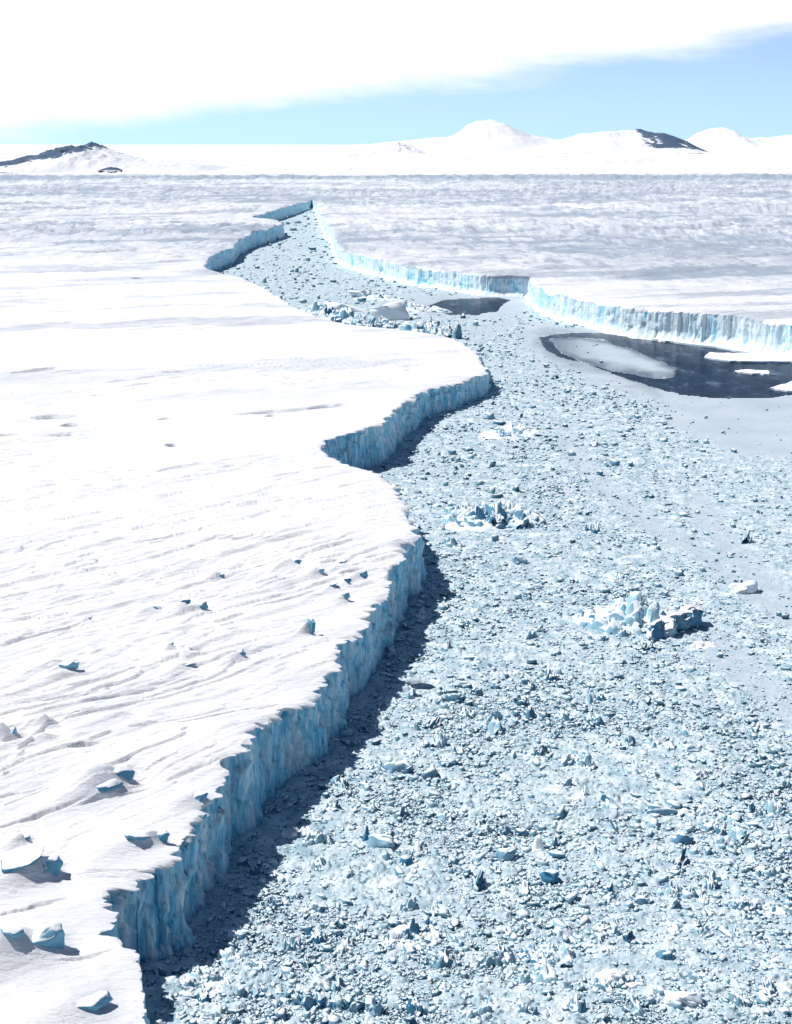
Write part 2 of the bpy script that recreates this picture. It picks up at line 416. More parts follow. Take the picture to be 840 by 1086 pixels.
TIP_Y = None
def shelf(name, pts, step, sgn, seed, cols, label, cliff_label):
    x, y, h, nx, ny, u = edge_data(pts, step, sgn)
    # beyond the tip of the rift both shelves run on as one snowfield along a shared line
    tx, ty = float(ground(331, 212.4, 18)[0]), float(ground(331, 212.4, 18)[1])
    py = np.concatenate([np.arange(211.6, 160, -0.8), np.arange(160, 153.4, -0.35)])
    fy = ground(331, py, 18)[1]
    fx = tx + 0 * fy
    if sgn < 0:
        ex = np.concatenate([x, fx]); ey = np.concatenate([y, fy]); eh = np.concatenate([h, 18 + 0 * fy])
        enx = np.concatenate([nx, 0 * fy]); eny = np.concatenate([ny, 0 * fy])
        act = np.concatenate([np.ones(len(x)), np.zeros(len(fy))])
        eu = np.concatenate([u, u[-1] + 0 * fy])
    else:
        ex = np.concatenate([fx[::-1], x]); ey = np.concatenate([fy[::-1], y]); eh = np.concatenate([18 + 0 * fy, h])
        enx = np.concatenate([0 * fy, nx]); eny = np.concatenate([0 * fy, ny])
        act = np.concatenate([np.zeros(len(fy)), np.ones(len(x))])
        eu = np.concatenate([0 * fy, u])
    # the slots fade out right at the tip so the two sheets close up
    tipd = np.hypot(ex - tx, ey - ty)
    act0 = act.copy()
    act = act * sstep(5, 60, tipd) * (1 - 0.7 * sstep(222, 205, ey))
    fl = flute(eu, np.ones_like(eu), seed) * act
    dr = drop(eu, seed) * act + (sgn > 0) * act * 4.0 * (vn(eu / 38.0, 0 * eu, seed + 330) - 0.35)
    depth = ey * CP + 132 * SP
    g = np.concatenate([[0], np.cumsum(np.full(cols, 0.0011)), 0.0011 * cols + np.cumsum(0.0011 * 1.12 ** np.arange(1, 66))])
    g = np.concatenate([[0, 0.0002, 0.0005], g[1:]])
    D = depth[:, None] * g[None, :]
    dec = np.exp(-D / 1.6)
    X = ex[:, None] + sgn * D + (enx * fl)[:, None] * dec
    Y = ey[:, None] + 0 * D + (0.5 * eny * fl)[:, None] * dec
    dune = snow_z(X, Y)
    lip = act[:, None] * np.exp(-D / 12.0)
    Z = 17.2 + (eh - 18)[:, None] * np.exp(-D / 160) + dune * (1 - 0.5 * lip) - dr[:, None] * np.exp(-D / 1.5) - 0.3 * act[:, None] * np.exp(-D / 3.0)
    o = grid_mesh(name, X, Y, Z, M['snow'], {'grey_tone': grey_mask(X, Y)}, True, flip=(sgn < 0) == True)
    tag(o, label, 'ice shelf', None, 'structure')
    # the broken front
    sel = act0 > 0
    i0, i1 = np.where(sel)[0][[0, -1]]
    s = slice(i0, i1 + 1)
    nv = 34
    v = np.linspace(1, 0, nv)[None, :]
    U = eu[s][:, None] + 0 * v; V = v + 0 * U
    F = flute(U, V, seed) * act[s][:, None]
    if sgn > 0:        # snow avalanched off the sunny face lies banked at its foot
        F = F + act[s][:, None] * 7.0 * np.clip(1 - V / 0.42, 0, 1) ** 2 * (0.25 + 1.1 * fbm(U / 9.0, 0 * U, seed + 320, 3))
    topz = Z[s, 0][:, None]
    CX = ex[s][:, None] + enx[s][:, None] * F
    CY = ey[s][:, None] + 0.5 * eny[s][:, None] * F + 0.5 * eny[s][:, None] * (F - F[:, :1])
    CZ = -1.5 + (topz + 1.5) * V
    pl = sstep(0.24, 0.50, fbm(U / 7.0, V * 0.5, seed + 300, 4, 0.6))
    lit_white = pl * 0.62 if sgn > 0 else 0.12 * sstep(0.5, 0.7, fbm(U / 6.0, V * 2.0, seed + 310, 4))  # far cliff whitened in patches to paint it sunlit; near one barely
    c = grid_mesh('cliff', CX, CY, CZ, M['cliff'], {'lit_white': lit_white}, True, flip=(sgn < 0) == False)
    tag(c, cliff_label, None, None, 'structure'); c.parent = o
    return ex, ey, eh

LX, LY, LH = shelf('ice_shelf', LEFT, 0.9, -1, 100, 430, 'broad white snow-covered ice shelf with a blue shaded cliff edge', 'blue ice cliff in shade with vertical slabs and slots')
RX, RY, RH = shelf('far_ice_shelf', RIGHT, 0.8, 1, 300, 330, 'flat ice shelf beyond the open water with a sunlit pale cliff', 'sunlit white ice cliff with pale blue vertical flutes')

def left_x(y): return np.interp(y, LY, LX)
def right_x(y): return np.interp(y, RY[::-1], RX[::-1])

# ------------------------------------------------------------------ brash ice between the shelves, with its pools of open water
LAKE = [(571, 357), (590, 353), (620, 352), (660, 353), (700, 355), (740, 360), (790, 368), (850, 377), (960, 392), (940, 402), (900, 409), (850, 417), (800, 422), (760, 421), (725, 418), (695, 411), (668, 402), (648, 394), (620, 385), (592, 377), (578, 368)]
TONGUE = [(582, 359), (610, 357), (640, 361), (670, 370), (700, 382), (718, 391), (716, 399), (695, 401), (668, 397), (640, 391), (615, 383), (595, 374)]
POOL = [(452, 324), (470, 318), (500, 315.5), (530, 315.5), (545, 317), (535, 322), (528, 329), (505, 333), (475, 333)]
MELT = [(429, 727), (436, 723.5), (447, 722), (458, 724), (464, 728), (455, 731), (440, 731)]
SLUSH = [(430, 312), (560, 314), (566, 340), (552, 355), (575, 388), (640, 412), (700, 432), (730, 462), (780, 485), (960, 490), (960, 340), (700, 345), (600, 345), (560, 336), (500, 340), (450, 336)]
TRACKS = [([(600, 470), (640, 515), (690, 555), (740, 585), (790, 625), (850, 660)], 16), ([(740, 540), (780, 590), (815, 620), (860, 655)], 22), ([(760, 690), (800, 720), (860, 770)], 26), ([(540, 345), (500, 358), (520, 350)], 10)]

def lake_mask(px, py, w=None):
    j = 4.2 * (fbm(px / 22, py / 6, 201, 6, 0.65) - 0.5) * 2
    d = np.maximum(signed(px, py, LAKE), np.maximum(signed(px, py, POOL), signed(px, py, MELT)))
    d = np.minimum(d, -signed(px, py, TONGUE))
    return d + j * np.where(np.abs(px - 447) < 30, 0.4, 1.0) * 0.6

def slush_mask(px, py):
    j = 14 * (fbm(px / 40, py / 16, 211, 3) - 0.5)
    s = sstep(-9, 9, signed(px, py, SLUSH) + j)
    for pts, w in TRACKS:
        d = seg_dist(px, py, pts)
        s = np.maximum(s, 0.72 * sstep(w, 0.3 * w, d + 0.8 * j))
    return s

def brash_sheet():
    py = np.concatenate([np.array([2600, 2200, 1900, 1700, 1500, 1400, 1300, 1250]), np.arange(1200, 214, -1.1)])
    Yr = ground(420, py, 0)[1]
    dep = Yr * CP + CAM_H * SP
    g = np.concatenate([np.linspace(-0.6, -0.24, 20)[:-1], np.arange(-0.24, 0.30, 0.00078), np.linspace(0.30, 1.2, 50)])
    X = dep[:, None] * g[None, :]; Y = Yr[:, None] + 0 * X
    px, pyy = survey(X, Y)
    lk = lake_mask(px, pyy); sl = slush_mask(px, pyy)
    rough = 1 - 0.92 * sl
    heap = sstep(0.40, 0.66, fbm(X / 34, Y / 40, 251, 4))
    Z = 0.8 * (fbm(X / 22, Y / 22, 261, 4) - 0.4) * (0.4 + rough)
    wx_ = X + 1.2 * (fbm(X / 2.0, Y / 2.0, 291, 2) - 0.5); wy_ = Y + 1.2 * (fbm(X / 2.0, Y / 2.0, 295, 2) - 0.5)
    for cell, amp, k, s_ in ((8.5, 1.1, 3.2, 231), (4.0, 0.9, 2.6, 221), (1.9, 0.6, 2.0, 241), (0.95, 0.40, 1.6, 245)):
        f, v, t = worley(wx_ / cell, wy_ / cell, s_)
        fade = 1.0 if cell > 3 else sstep(1100, 500, Y) if cell > 1.5 else sstep(600, 320, Y)
        amp_ = amp * (sstep(350, 900, Y) if cell > 6 else 1.0)
        Z += rough * fade * (0.55 + 0.35 * heap) * amp_ * (v ** k) * sstep(0.52, 0.40, f) * (0.9 + 1.5 * t)
    Z += rough * 0.3 * (fbm(X / 2.2, Y / 2.2, 271, 4, 0.7) - 0.5)
    Z += 0.12 * sl * (fbm(X / 6, Y / 30, 281, 3) - 0.5)
    Z = np.maximum(Z, -0.2) + 0.15
    Z = np.where(lk > -3, Z * (0.15 + 0.85 * sstep(0, -3, lk)), Z)
    Z = Z - 1.6 * sstep(-0.3, 0.8, lk)
    tg = np.where(inside(px, pyy, TONGUE), sstep(9, 0, signed(px, pyy, TONGUE) + 9 * (fbm(px / 25, pyy / 8, 207, 3) - 0.5) - 0.0), 0)
    tg = np.maximum(tg, 0.85 * np.where(inside(px, pyy, TONGUE), sstep(640, 585, px), 0))
    rim = np.where(~inside(px, pyy, LAKE), sstep(16, 0, seg_dist(px, pyy, LAKE[15:] + LAKE[:3]) + 22 * (fbm(px / 22, pyy / 7, 209, 4) - 0.4)), 0) * 0.45
    thin = np.clip(np.maximum(tg, rim), 0, 1) * 0.9
    o = grid_mesh('sea_ice', X, Y, Z, M['brash'], {'slush': np.maximum(sl, thin), 'thin': thin}, False, flip=False)
    tag(o, 'pale blue sea ice of frozen brash filling the rift', 'sea ice', None, 'structure')

brash_sheet()
W = 90000.0
wx = np.array([[-W, W], [-W, W]]); wy = np.array([[-500, -500], [W, W]])
water = grid_mesh('water', wx.astype(float), wy.astype(float), np.full((2, 2), -0.55), M['water'])
tag(water, 'dark open water lying in front of the sunlit cliff', 'water', None, 'structure')

# ------------------------------------------------------------------ broken ice
def hull_block(seed, n=16, boxy=0.5):
    """a faceted lump of ice about one unit across"""
    r = random.Random(seed)
    bm = bmesh.new()
    for _ in range(n):
        p = Vector([r.uniform(-1, 1) for _ in range(3)])
        q = p.normalized()
        m = max(abs(c) for c in p)
        p = q.lerp(p / m, boxy) * r.uniform(0.8, 1.0) * 0.5
        bm.verts.new(p)
    res = bmesh.ops.convex_hull(bm, input=bm.verts)
    bmesh.ops.delete(bm, geom=[v for v in bm.verts if not v.link_faces], context='VERTS')
    bmesh.ops.triangulate(bm, faces=bm.faces)
    return bm

def bm_arrays(bm):
    bm.verts.index_update()
    co = np.array([v.co[:] for v in bm.verts]); f = np.array([[v.index for v in fc.verts] for fc in bm.faces])
    return co, f

TEMPL = []
for k in range(18):
    bm = hull_block(k + 1, 7 + k % 5, 0.06 * (k % 8)); TEMPL.append(bm_arrays(bm)); bm.free()

def to_obj(name, co, f, material, loc, rz=0.0, attrs=None, smooth=False):
    o = raw_mesh(name, co, f, material, attrs, smooth)
    o.location = loc; o.rotation_euler = (0, 0, rz)
    return o

def rough_block(seed, size, tilt=0.25, sub=2, amp=0.07, boxy=0.5, n=16):
    bm = hull_block(seed, n, boxy)
    r = random.Random(seed * 7 + 1)
    bmesh.ops.transform(bm, matrix=Matrix.Diagonal((size[0], size[1], size[2], 1)), verts=bm.verts)
    bmesh.ops.transform(bm, matrix=Matrix.Rotation(r.uniform(-tilt, tilt), 4, 'X') @ Matrix.Rotation(r.uniform(-tilt, tilt), 4, 'Y'), verts=bm.verts)
    if sub:
        bmesh.ops.subdivide_edges(bm, edges=bm.edges[:], cuts=sub, use_grid_fill=True)
        bmesh.ops.triangulate(bm, faces=bm.faces)
    co, f = bm_arrays(bm); bm.free()
    s = min(size) * amp
    sc_ = 0.35 * min(size)
    d = np.stack([fbm(co[:, 0] / sc_ + 3.1 * k, (co[:, 1] + 1.7 * co[:, 2]) / sc_, seed * 13 + k, 3) - 0.5 for k in range(3)], -1)
    return co + d * s * 2.4, f

def join(parts):
    cs = []; fs = []; n = 0
    for c, f in parts:
        cs.append(c); fs.append(f + n); n += len(c)
    return np.concatenate(cs), np.concatenate(fs)

def crag(seed, res=22):
    """a jagged lump broken into upright splinters, one skin"""
    n = res
    g = np.linspace(-0.62, 0.62, n)
    X, Y = np.meshgrid(g, g)
    jx = X + 0.02 * (_h(np.round(X * 999), np.round(Y * 999), seed) - 0.5); jy = Y + 0.02 * (_h(np.round(X * 999), np.round(Y * 999), seed + 1) - 0.5)
    f, v, t = worley(jx / 0.24 + seed * 3.7, jy / 0.24 + seed * 1.3, seed)
    r = np.hypot(X * (1 + 0.3 * math.sin(seed)), Y * (1.2 + 0.3 * math.cos(seed))) / 0.55
    dome = 1 - r ** 2 + 0.5 * (fbm(X * 4 + seed, Y * 4, seed, 2) - 0.5)
    Z = np.where(dome > 0, np.sqrt(np.maximum(dome, 0)) * (0.15 + 0.75 * v ** 1.5) * (1 + 1.4 * t) + 0.10 * (0.5 - f) * (v > 0.4), dome)
    Z = np.maximum(Z, -0.4) - 0.12
    i = np.arange(n * n).reshape(n, n)
    q = np.stack([i[:-1, :-1], i[:-1, 1:], i[1:, 1:], i[1:, :-1]], -1).reshape(-1, 4)
    tri = np.concatenate([q[:, [0, 1, 2]], q[:, [0, 2, 3]]])
    return np.stack([jx, jy, Z], -1).reshape(-1, 3), tri

def heap(seed, w, d, h, n=14, spiky=0.5):
    """a pile of tilted blocks and fins, tallest in the middle"""
    r = random.Random(seed); parts = []
    for k in range(n):
        a = r.uniform(0, 6.283); q = r.random() ** 0.7
        x, y = 0.46 * w * q * math.cos(a), 0.46 * d * q * math.sin(a)
        hh = h * (1 - 0.75 * q) * r.uniform(0.6, 1.1)
        bw = r.uniform(0.08, 0.24) * min(w, 2.2 * d)
        if r.random() < spiky:
            size = (bw * r.uniform(0.4, 0.8), bw * r.uniform(0.5, 1.0), hh * 1.7)
        else:
            size = (bw * r.uniform(0.9, 1.5), bw * r.uniform(0.8, 1.2), hh * 1.2)
        c, f = rough_block(seed * 50 + k, size, 0.2, 1, 0.16, r.uniform(0.1, 0.6), r.randint(8, 13))
        if size[2] > 1.2 * size[0]:
            c[:, :2] *= np.clip(0.75 - c[:, 2:3] / size[2], 0.15, 1.2)
        tl = r.uniform(-0.6, 0.6); tm = r.uniform(-0.5, 0.5)
        c = c @ np.array(Matrix.Rotation(tl, 3, 'X') @ Matrix.Rotation(tm, 3, 'Y')).T
        if k % 3 != 2:
            c, f = crag(seed * 31 + k, 30)
            c = c * np.array([bw * 2.4, bw * 2.0, min(hh, 1.1 * bw) * 0.95])
        ca, sa = math.cos(a * 3), math.sin(a * 3)
        c = np.stack([c[:, 0] * ca - c[:, 1] * sa + x, c[:, 0] * sa + c[:, 1] * ca + y, c[:, 2] + hh * 0.25], -1)
        parts.append((c, f))
    # lumps of rubble round the foot
    for k in range(n):
        a = r.uniform(0, 6.283); q = r.uniform(0.6, 1.1); b = r.uniform(0.05, 0.12) * w
        c, f = rough_block(seed * 90 + k, (b * 1.3, b, b * 0.8), 0.4, 1, 0.12, 0.4, 11)
        parts.append((c + np.array([0.5 * w * q * math.cos(a), 0.5 * d * q * math.sin(a), b * 0.2]), f))
    return parts

def mpp(px, py, z=0.0):
    x, y = ground(px, py, z)
    return float((y * CP + (CAM_H - z) * SP) / FPX), float(x), float(y)

# kind, px, py (foot), width px, height px, material, label, category
BLOCKS = [
 ('boulder', 716, 674, 58, 24, 'blue_ice', 'long snow-capped ice boulder with a dark shaded front, largest on the brash ice', 'ice boulder'),
 ('slab', 791, 630, 34, 14, 'white_ice', 'bright white ice boulder with a black shadow, near the smooth slush track', 'ice boulder'),
 ('heap', 670, 664, 88, 40, 'blue_ice', 'field of thin blue ice fins beside the large snow-capped boulder', 'ice heap'),
 ('heap', 655, 616, 26, 12, 'blue_ice', 'low dark ice block with one raised corner, above the field of fins', 'ice block'),
 ('heap', 625, 610, 20, 11, 'blue_ice', 'small dark peaked ice block left of the raised-corner block', 'ice block'),
 ('heap', 520, 558, 82, 36, 'blue_ice', 'jagged blue ice heap with a pointed crest facing the shelf headland', 'ice heap'),
 ('heap', 487, 545, 30, 18, 'blue_ice', 'smaller blue rubble heap touching the pointed-crest heap', 'ice heap'),
 ('heap', 543, 463, 56, 15, 'blue_ice', 'long low teal ice heap off the tip of the shelf cliff', 'ice heap'),
 ('heap', 566, 441, 22, 9, 'blue_ice', 'small teal rubble mound just beyond the long low teal heap', 'ice heap'),
 ('slab', 481, 746, 20, 13, 'blue_ice', 'single deep blue ice block beside the black melt hole', 'ice block'),
 ('slab', 404, 902, 36, 17, 'blue_ice', 'rounded dark blue ice block near the cliff shadow', 'ice block'),
 ('spire', 389, 893, 11, 20, 'blue_ice', 'thin pointed ice shard standing behind the rounded dark blue block', 'ice shard'),
 ('heap', 213, 1046, 46, 30, 'chunk', 'pale rubble heap on the edge of the near cliff shadow', 'ice heap'),
 ('ridge', 288, 1064, 60, 15, 'blue_ice', 'knobbly blue ice ridge at the bottom of the photo, left part', 'ice ridge'),
 ('ridge', 356, 1078, 96, 20, 'blue_ice', 'longer knobbly blue ice ridge at the bottom of the photo, right part', 'ice ridge'),
 ('heap', 581, 1021, 54, 26, 'blue_ice', 'fan of leaning blue ice columns in the near brash ice', 'ice heap'),
 ('heap', 797, 967, 46, 19, 'chunk', 'pale ice heap with dark shards at the lower right of the brash ice', 'ice heap'),
 ('heap', 312, 889, 34, 17, 'white_ice', 'white ice rubble heap at the ragged rim of the cliff shadow', 'ice heap'),
 ('slab', 422, 821, 34, 13, 'blue_ice', 'flat-topped blue ice block below the black melt hole', 'ice block'),
 ('heap', 398, 818, 24, 15, 'blue_ice', 'broken ice heap touching the flat-topped blue block', 'ice heap'),
 ('slab', 473, 814, 24, 8, 'blue_ice', 'thin flat blue ice slab right of the flat-topped block', 'ice slab'),
 ('slab', 733, 799, 26, 9, 'blue_ice', 'lone dark flat ice slab on the right side of the brash ice', 'ice slab'),
 ('slab', 703, 867, 34, 14, 'blue_ice', 'low dark ice slab paired with a smaller one to its right', 'ice slab'),
 ('slab', 727, 868, 24, 9, 'white_ice', 'smaller pale slab of the pair on the right brash ice', 'ice slab'),
 ('slab', 651, 1041, 38, 9, 'white_ice', 'bright white flat ice slab near the bottom edge', 'ice slab'),
 ('slab', 672, 1049, 26, 7, 'white_ice', 'short white ice slab touching the bright flat slab', 'ice slab'),
 ('heap', 542, 868, 24, 14, 'blue_ice', 'blue ice cluster with a flat left shoulder in the central brash', 'ice heap'),
 ('slab', 584, 938, 20, 17, 'blue_ice', 'dark upright ice block in the near central brash', 'ice block'),
 ('slab', 537, 914, 24, 16, 'blue_ice', 'slate blue leaning ice block left of the dark upright block', 'ice block'),
 ('spire', 571, 902, 16, 22, 'white_ice', 'white ice fin with a blue edge above the leaning block', 'ice fin'),
 ('slab', 704, 1020, 22, 14, 'blue_ice', 'split dark ice block right of the fan of columns', 'ice block'),
 ('heap', 440, 1000, 56, 18, 'chunk', 'wide pale ice rubble heap with blue front left of the fan of columns', 'ice heap'),
 ('slab', 551, 599, 18, 11, 'blue_ice', 'dark ice block alone below the pointed-crest heap', 'ice block'),
 ('heap', 541, 651, 26, 14, 'blue_ice', 'blue ice cluster in mid brash between cliff shadow and fins', 'ice heap'),
 ('heap', 490, 663, 22, 10, 'blue_ice', 'small ice cluster close to the shadow under the near cliff', 'ice heap'),
 ('heap', 590, 630, 20, 11, 'chunk', 'low ice cluster left of the field of fins', 'ice heap'),
 ('slab', 725, 897, 22, 15, 'blue_ice', 'wedge of blue ice with a white back on the right brash', 'ice block'),
 ('slab', 680, 961, 18, 12, 'blue_ice', 'small grey-blue wedge lying left of the heap with dark shards', 'ice block'),
 ('heap', 742, 687, 30, 8, 'white_ice', 'white crumbled ice patch in front of the large boulder', 'ice heap'),
 ('slab', 725, 1068, 44, 14, 'white_ice', 'rounded white ice slab at the lower right edge', 'ice slab'),
 # wreckage against the rear edge of the shelf
 ('box', 414, 341, 46, 24, 'white_ice', 'big tilted white ice block with a blue end behind the shelf edge', 'ice block'),
 ('box', 372, 331, 60, 10, 'white_ice', 'long white leaning ice slab left of the big tilted block', 'ice slab'),
 ('heap', 362, 346, 60, 32, 'blue_ice', 'teal ice rubble piled in front of the leaning slab', 'ice heap'),
 ('heap', 338, 334, 36, 26, 'blue_ice', 'leftmost teal rubble heap behind the shelf edge', 'ice heap'),
 ('heap', 392, 349, 50, 36, 'blue_ice', 'teal rubble wedged under the big tilted block', 'ice heap'),
 ('heap', 452, 357, 54, 34, 'blue_ice', 'jagged blue rubble between the tilted block and the spire', 'ice heap'),
 ('spire', 486, 360, 17, 23, 'chunk', 'pointed grey-blue ice spire at the right end of the wreckage', 'ice spire'),
 ('slab', 380, 315, 30, 9, 'white_ice', 'small upturned pale slab farthest back in the wreckage', 'ice slab'),
 ('heap', 468, 358, 28, 24, 'blue_ice', 'teal rubble heap at the foot of the ice spire', 'ice heap'),
 ('heap', 435, 331, 60, 11, 'blue_ice', 'scattered low ice rubble between the wreckage and the small pool', 'ice heap'),
 ('heap', 402, 318, 40, 7, 'chunk', 'low band of ice rubble behind the big tilted block', 'ice heap'),
]
PLACED = []
def assembly(name, parts, part_name, material, loc, rz):
    o = bpy.data.objects.new(name, None); col.objects.link(o); o.location = loc; o.rotation_euler = (0, 0, rz)
    for c, f in parts:
        p = raw_mesh(part_name, c, f, material); p.parent = o
    return o
for i, (kind, px, py, w, h, mk, label, cat) in enumerate(BLOCKS):
    m, x, y = mpp(px, py)
    wm, hm = w * m, h * m
    hm = hm / max(math.cos(math.atan2(CAM_H, y)), 0.5)
    dm = wm * 0.55
    rz = -0.15 + 0.5 * ((i * 37) % 10) / 10
    at = (x, y + 0.3 * dm, 0.0)
    if kind == 'heap':
        n = int(np.clip(w * 0.5, 8, 34))
        o = assembly('ice_heap', heap(i + 3, wm * 1.15, max(dm, 0.9 * hm), hm * 0.95, n, 0.45), 'ice_shard', M[mk], at, rz)
    elif kind == 'boulder':
        parts = []
        L = wm * 1.5
        for k in range(4):
            c, f = rough_block(1900 + k, (L * 0.40, L * (0.24 + 0.03 * k), hm * (0.95 + 0.12 * k)), 0.16, 3, 0.16, 0.65, 18)
            c[:, 0] += L * (k / 3 - 0.5) * 0.64; c[:, 2] += hm * (0.22 + 0.05 * k)
            parts.append((c, f))
        o = assembly('ice_boulder', parts, 'ice_lobe', M[mk], at, 0.80)
        for c, f in parts:
            nrm = np.cross(c[f[:, 1]] - c[f[:, 0]], c[f[:, 2]] - c[f[:, 0]])
            nrm /= np.linalg.norm(nrm, axis=1)[:, None] + 1e-9
            keep = f[(nrm[:, 2] + 0.35 * nrm[:, 1] - 0.25 * nrm[:, 0]) > 0.42]
            ctr = c.mean(0)
            cap = raw_mesh('snow_cap', ctr + (c - ctr) * 1.03 + np.array([0, 0, 0.12]), keep, M['snow']); cap.parent = o
    elif kind == 'ridge':
        parts = []
        nn = 12
        for k in range(nn):
            c, f = rough_block(900 + 17 * i + k, (wm / 6.0, dm * (0.25 + 0.12 * ((k * 5) % 4) / 3), hm * (0.8 + 0.7 * ((k * 7) % 5) / 5)), 0.45, 2, 0.22, 0.15, 13)
            c[:, 0] += wm * (k / (nn - 1) - 0.5) * 0.9; c[:, 1] += dm * 0.10 * math.sin(k * 2.1); c[:, 2] += hm * 0.15
            parts.append((c, f))
        o = assembly('ice_ridge', parts, 'ice_shard', M[mk], at, -0.12)
    elif kind == 'box':
        co, f = rough_block(i + 131, (wm * 1.1, dm, hm * 1.25), 0.12, 3, 0.12, 0.8, 11)
        co[:, 2] += hm * 0.2 + co[:, 0] * (-0.10 if h < 20 else 0.14)
        o = to_obj('ice_block', co, f, M[mk], at, 0.25)
    elif kind == 'spire':
        co, f = rough_block(i + 71, (wm * 1.1, wm * 0.9, hm * 2.0), 0.15, 2, 0.12, 0.1, 14)
        k = np.clip(1 - co[:, 2:3] / (hm * 1.15), 0.12, 1.5); co[:, :2] *= k
        o = to_obj('ice_spire', co, f, M[mk], at, rz)
    else:
        co, f = rough_block(i + 31, (wm * 1.05, max(dm, 0.8 * hm), hm * 1.25), 0.20, 3, 0.16, 0.45, 20)
        co[:, 2] += hm * 0.22
        o = to_obj('ice_block', co, f, M[mk], at, rz)
    tag(o, label, cat)
    PLACED.append((px, py - h / 2, w, h))

# blocks lying in the snow of the near shelf
for i, (px, py, w, h, label) in enumerate(ON_SNOW):
    m, x, y = mpp(px, py, 17.8)
    zg = 17.2 + float(snow_z(np.array([x]), np.array([y + 0.2 * w * m]))[0])
    wm, hm = w * m, h * m / 0.9
    co, f = rough_block(i + 401, (wm * 1.1, max(0.75 * wm, 0.9 * hm), hm * 1.15), 0.25, 3, 0.08, 0.3, 18)
    co[:, 2] += 0.04 * hm
    rz = 0.35 + 0.5 * ((i * 29) % 10) / 10
    o = to_obj('snow_bound_block', co, f, M['snowy_ice'], (x, y + 0.25 * wm, zg - 0.05 * hm), rz)
    tag(o, label, 'ice block')

# floes on the open water
FLOES = [([(690, 360), (715, 357), (745, 362), (790, 369), (850, 379), (850, 386), (800, 376), (760, 369), (720, 364)], 0.9, 'white snow-covered ice foot lying along the base of the sunlit cliff'),
         ([(747, 379), (752, 374.5), (772, 375), (800, 375.5), (838, 378), (838, 384), (800, 384), (770, 383)], 0.6, 'flat grey-white ice floe with dark lumps in the middle of the open water'),
         ([(778, 394), (790, 392.3), (815, 393.5), (816, 397), (797, 396.5)], 0.4, 'thin pale sliver of ice floe on dark water'),
         ([(817, 412), (840, 405), (870, 408), (870, 416), (835, 415)], 0.5, 'pale ice floe at the right edge of the open water')]
for i, (poly, th, label) in enumerate(FLOES):
    bm = bmesh.new()
    pts = np.array(poly, float)
    dense = []
    for a, b in zip(pts, np.roll(pts, -1, 0)):
        for t in np.linspace(0, 1, 7)[:-1]:
            p = a + (b - a) * t
            dense.append(p + (np.array([rng.normal(), 0.35 * rng.normal()])) * 0.6)
    gx, gy = ground(np.array(dense)[:, 0], np.array(dense)[:, 1], 0.0)
    cx, cy = gx.mean(), gy.mean()
    vs = [bm.verts.new((a - cx, b - cy, 0)) for a, b in zip(gx, gy)]
    fc = bm.faces.new(vs); fc.normal_update()
    if fc.normal.z < 0: fc.normal_flip()
    ex = bmesh.ops.extrude_face_region(bm, geom=[fc])
    bmesh.ops.translate(bm, verts=[e for e in ex['geom'] if isinstance(e, bmesh.types.BMVert)], vec=(0, 0, th + 0.6))
    bmesh.ops.recalc_face_normals(bm, faces=bm.faces)
    me = bpy.data.meshes.new('ice_floe'); bm.to_mesh(me); bm.free(); me.materials.append(M['white_ice'])
    o = bpy.data.objects.new('ice_floe', me); col.objects.link(o); o.location = (cx, cy, -0.62)
    tag(o, label, 'ice floe')

# loose chunks: the largest as things of their own, the fine brash as one mass
def scatter(n):
    px = rng.uniform(-60, 1000, n); py = rng.uniform(222, 1180, n)
    x, y = ground(px, py, 0.0)
    ok = (x > left_x(y) + 1.5) & (x < right_x(y) - 3)
    lk = lake_mask(px, py); sl = slush_mask(px, py)
    dens = (1 - 0.96 * sl) * (0.68 + 0.32 * sstep(0.38, 0.62, fbm(x / 45, y / 45, 301, 4))) * (0.55 + 0.45 * sstep(500, 900, py))
    dens *= 0.5 + 0.5 * sstep(300, 400, py)
    dens *= 1 - 0.55 * sstep(640, 800, px) * sstep(860, 760, py)
    ok &= (lk < -2) & (rng.random(n) < dens)
    return px[ok], py[ok], x[ok], y[ok]

px, py, x, y = scatter(460000)
n = len(px)
spx = np.clip(np.exp(rng.normal(math.log(1.8), 0.62, n)), 0.9, 12.5) * (0.85 + 0.3 * sstep(450, 1000, py))
size = spx * (y * CP + CAM_H * SP) / FPX
order = np.argsort(-spx * (1 + 0 * px))
vis = (px > 4) & (px < 836) & (py < 1080) & (py > 300)
big = [k for k in order if vis[k] and not any(abs(px[k] - a) < 0.5 * w + 4 and abs(py[k] - b) < 0.6 * h + 4 for a, b, w, h in PLACED)][:290]
bigset = np.zeros(n, bool); bigset[big] = True
REGIONS = [
 ('shade', 'blue ice chunk lying in the dark shadow under the near cliff', 'ice chunks in the shadow of the near cliff'),
 ('rift', 'ice chunk on the distant rift floor beyond the wreckage of tilted blocks', 'ice chunks on the distant rift floor'),
 ('lake', 'ice chunk on the brash between the shelf tip and the open water', 'ice chunks near the open water'),
 ('right', 'ice chunk on the smoother brash towards the right edge, near slush tracks', 'ice chunks on the right-hand brash'),
 ('mid', 'ice chunk strewn on the brash around the pointed-crest heap', 'ice chunks in the middle brash'),
 ('near', 'frosted ice chunk strewn on the coarse brash below the black melt hole', 'ice chunks in the near brash'),
]
def region(k):
    d = x[k] - float(left_x(y[k]))
    if py[k] < 318: return 1
    if py[k] < 480: return 2
    if d < 13 and px[k] < 480: return 0
    if px[k] > 660 and py[k] < 800: return 3
    if py[k] < 730: return 4
    return 5
chunk_me = []
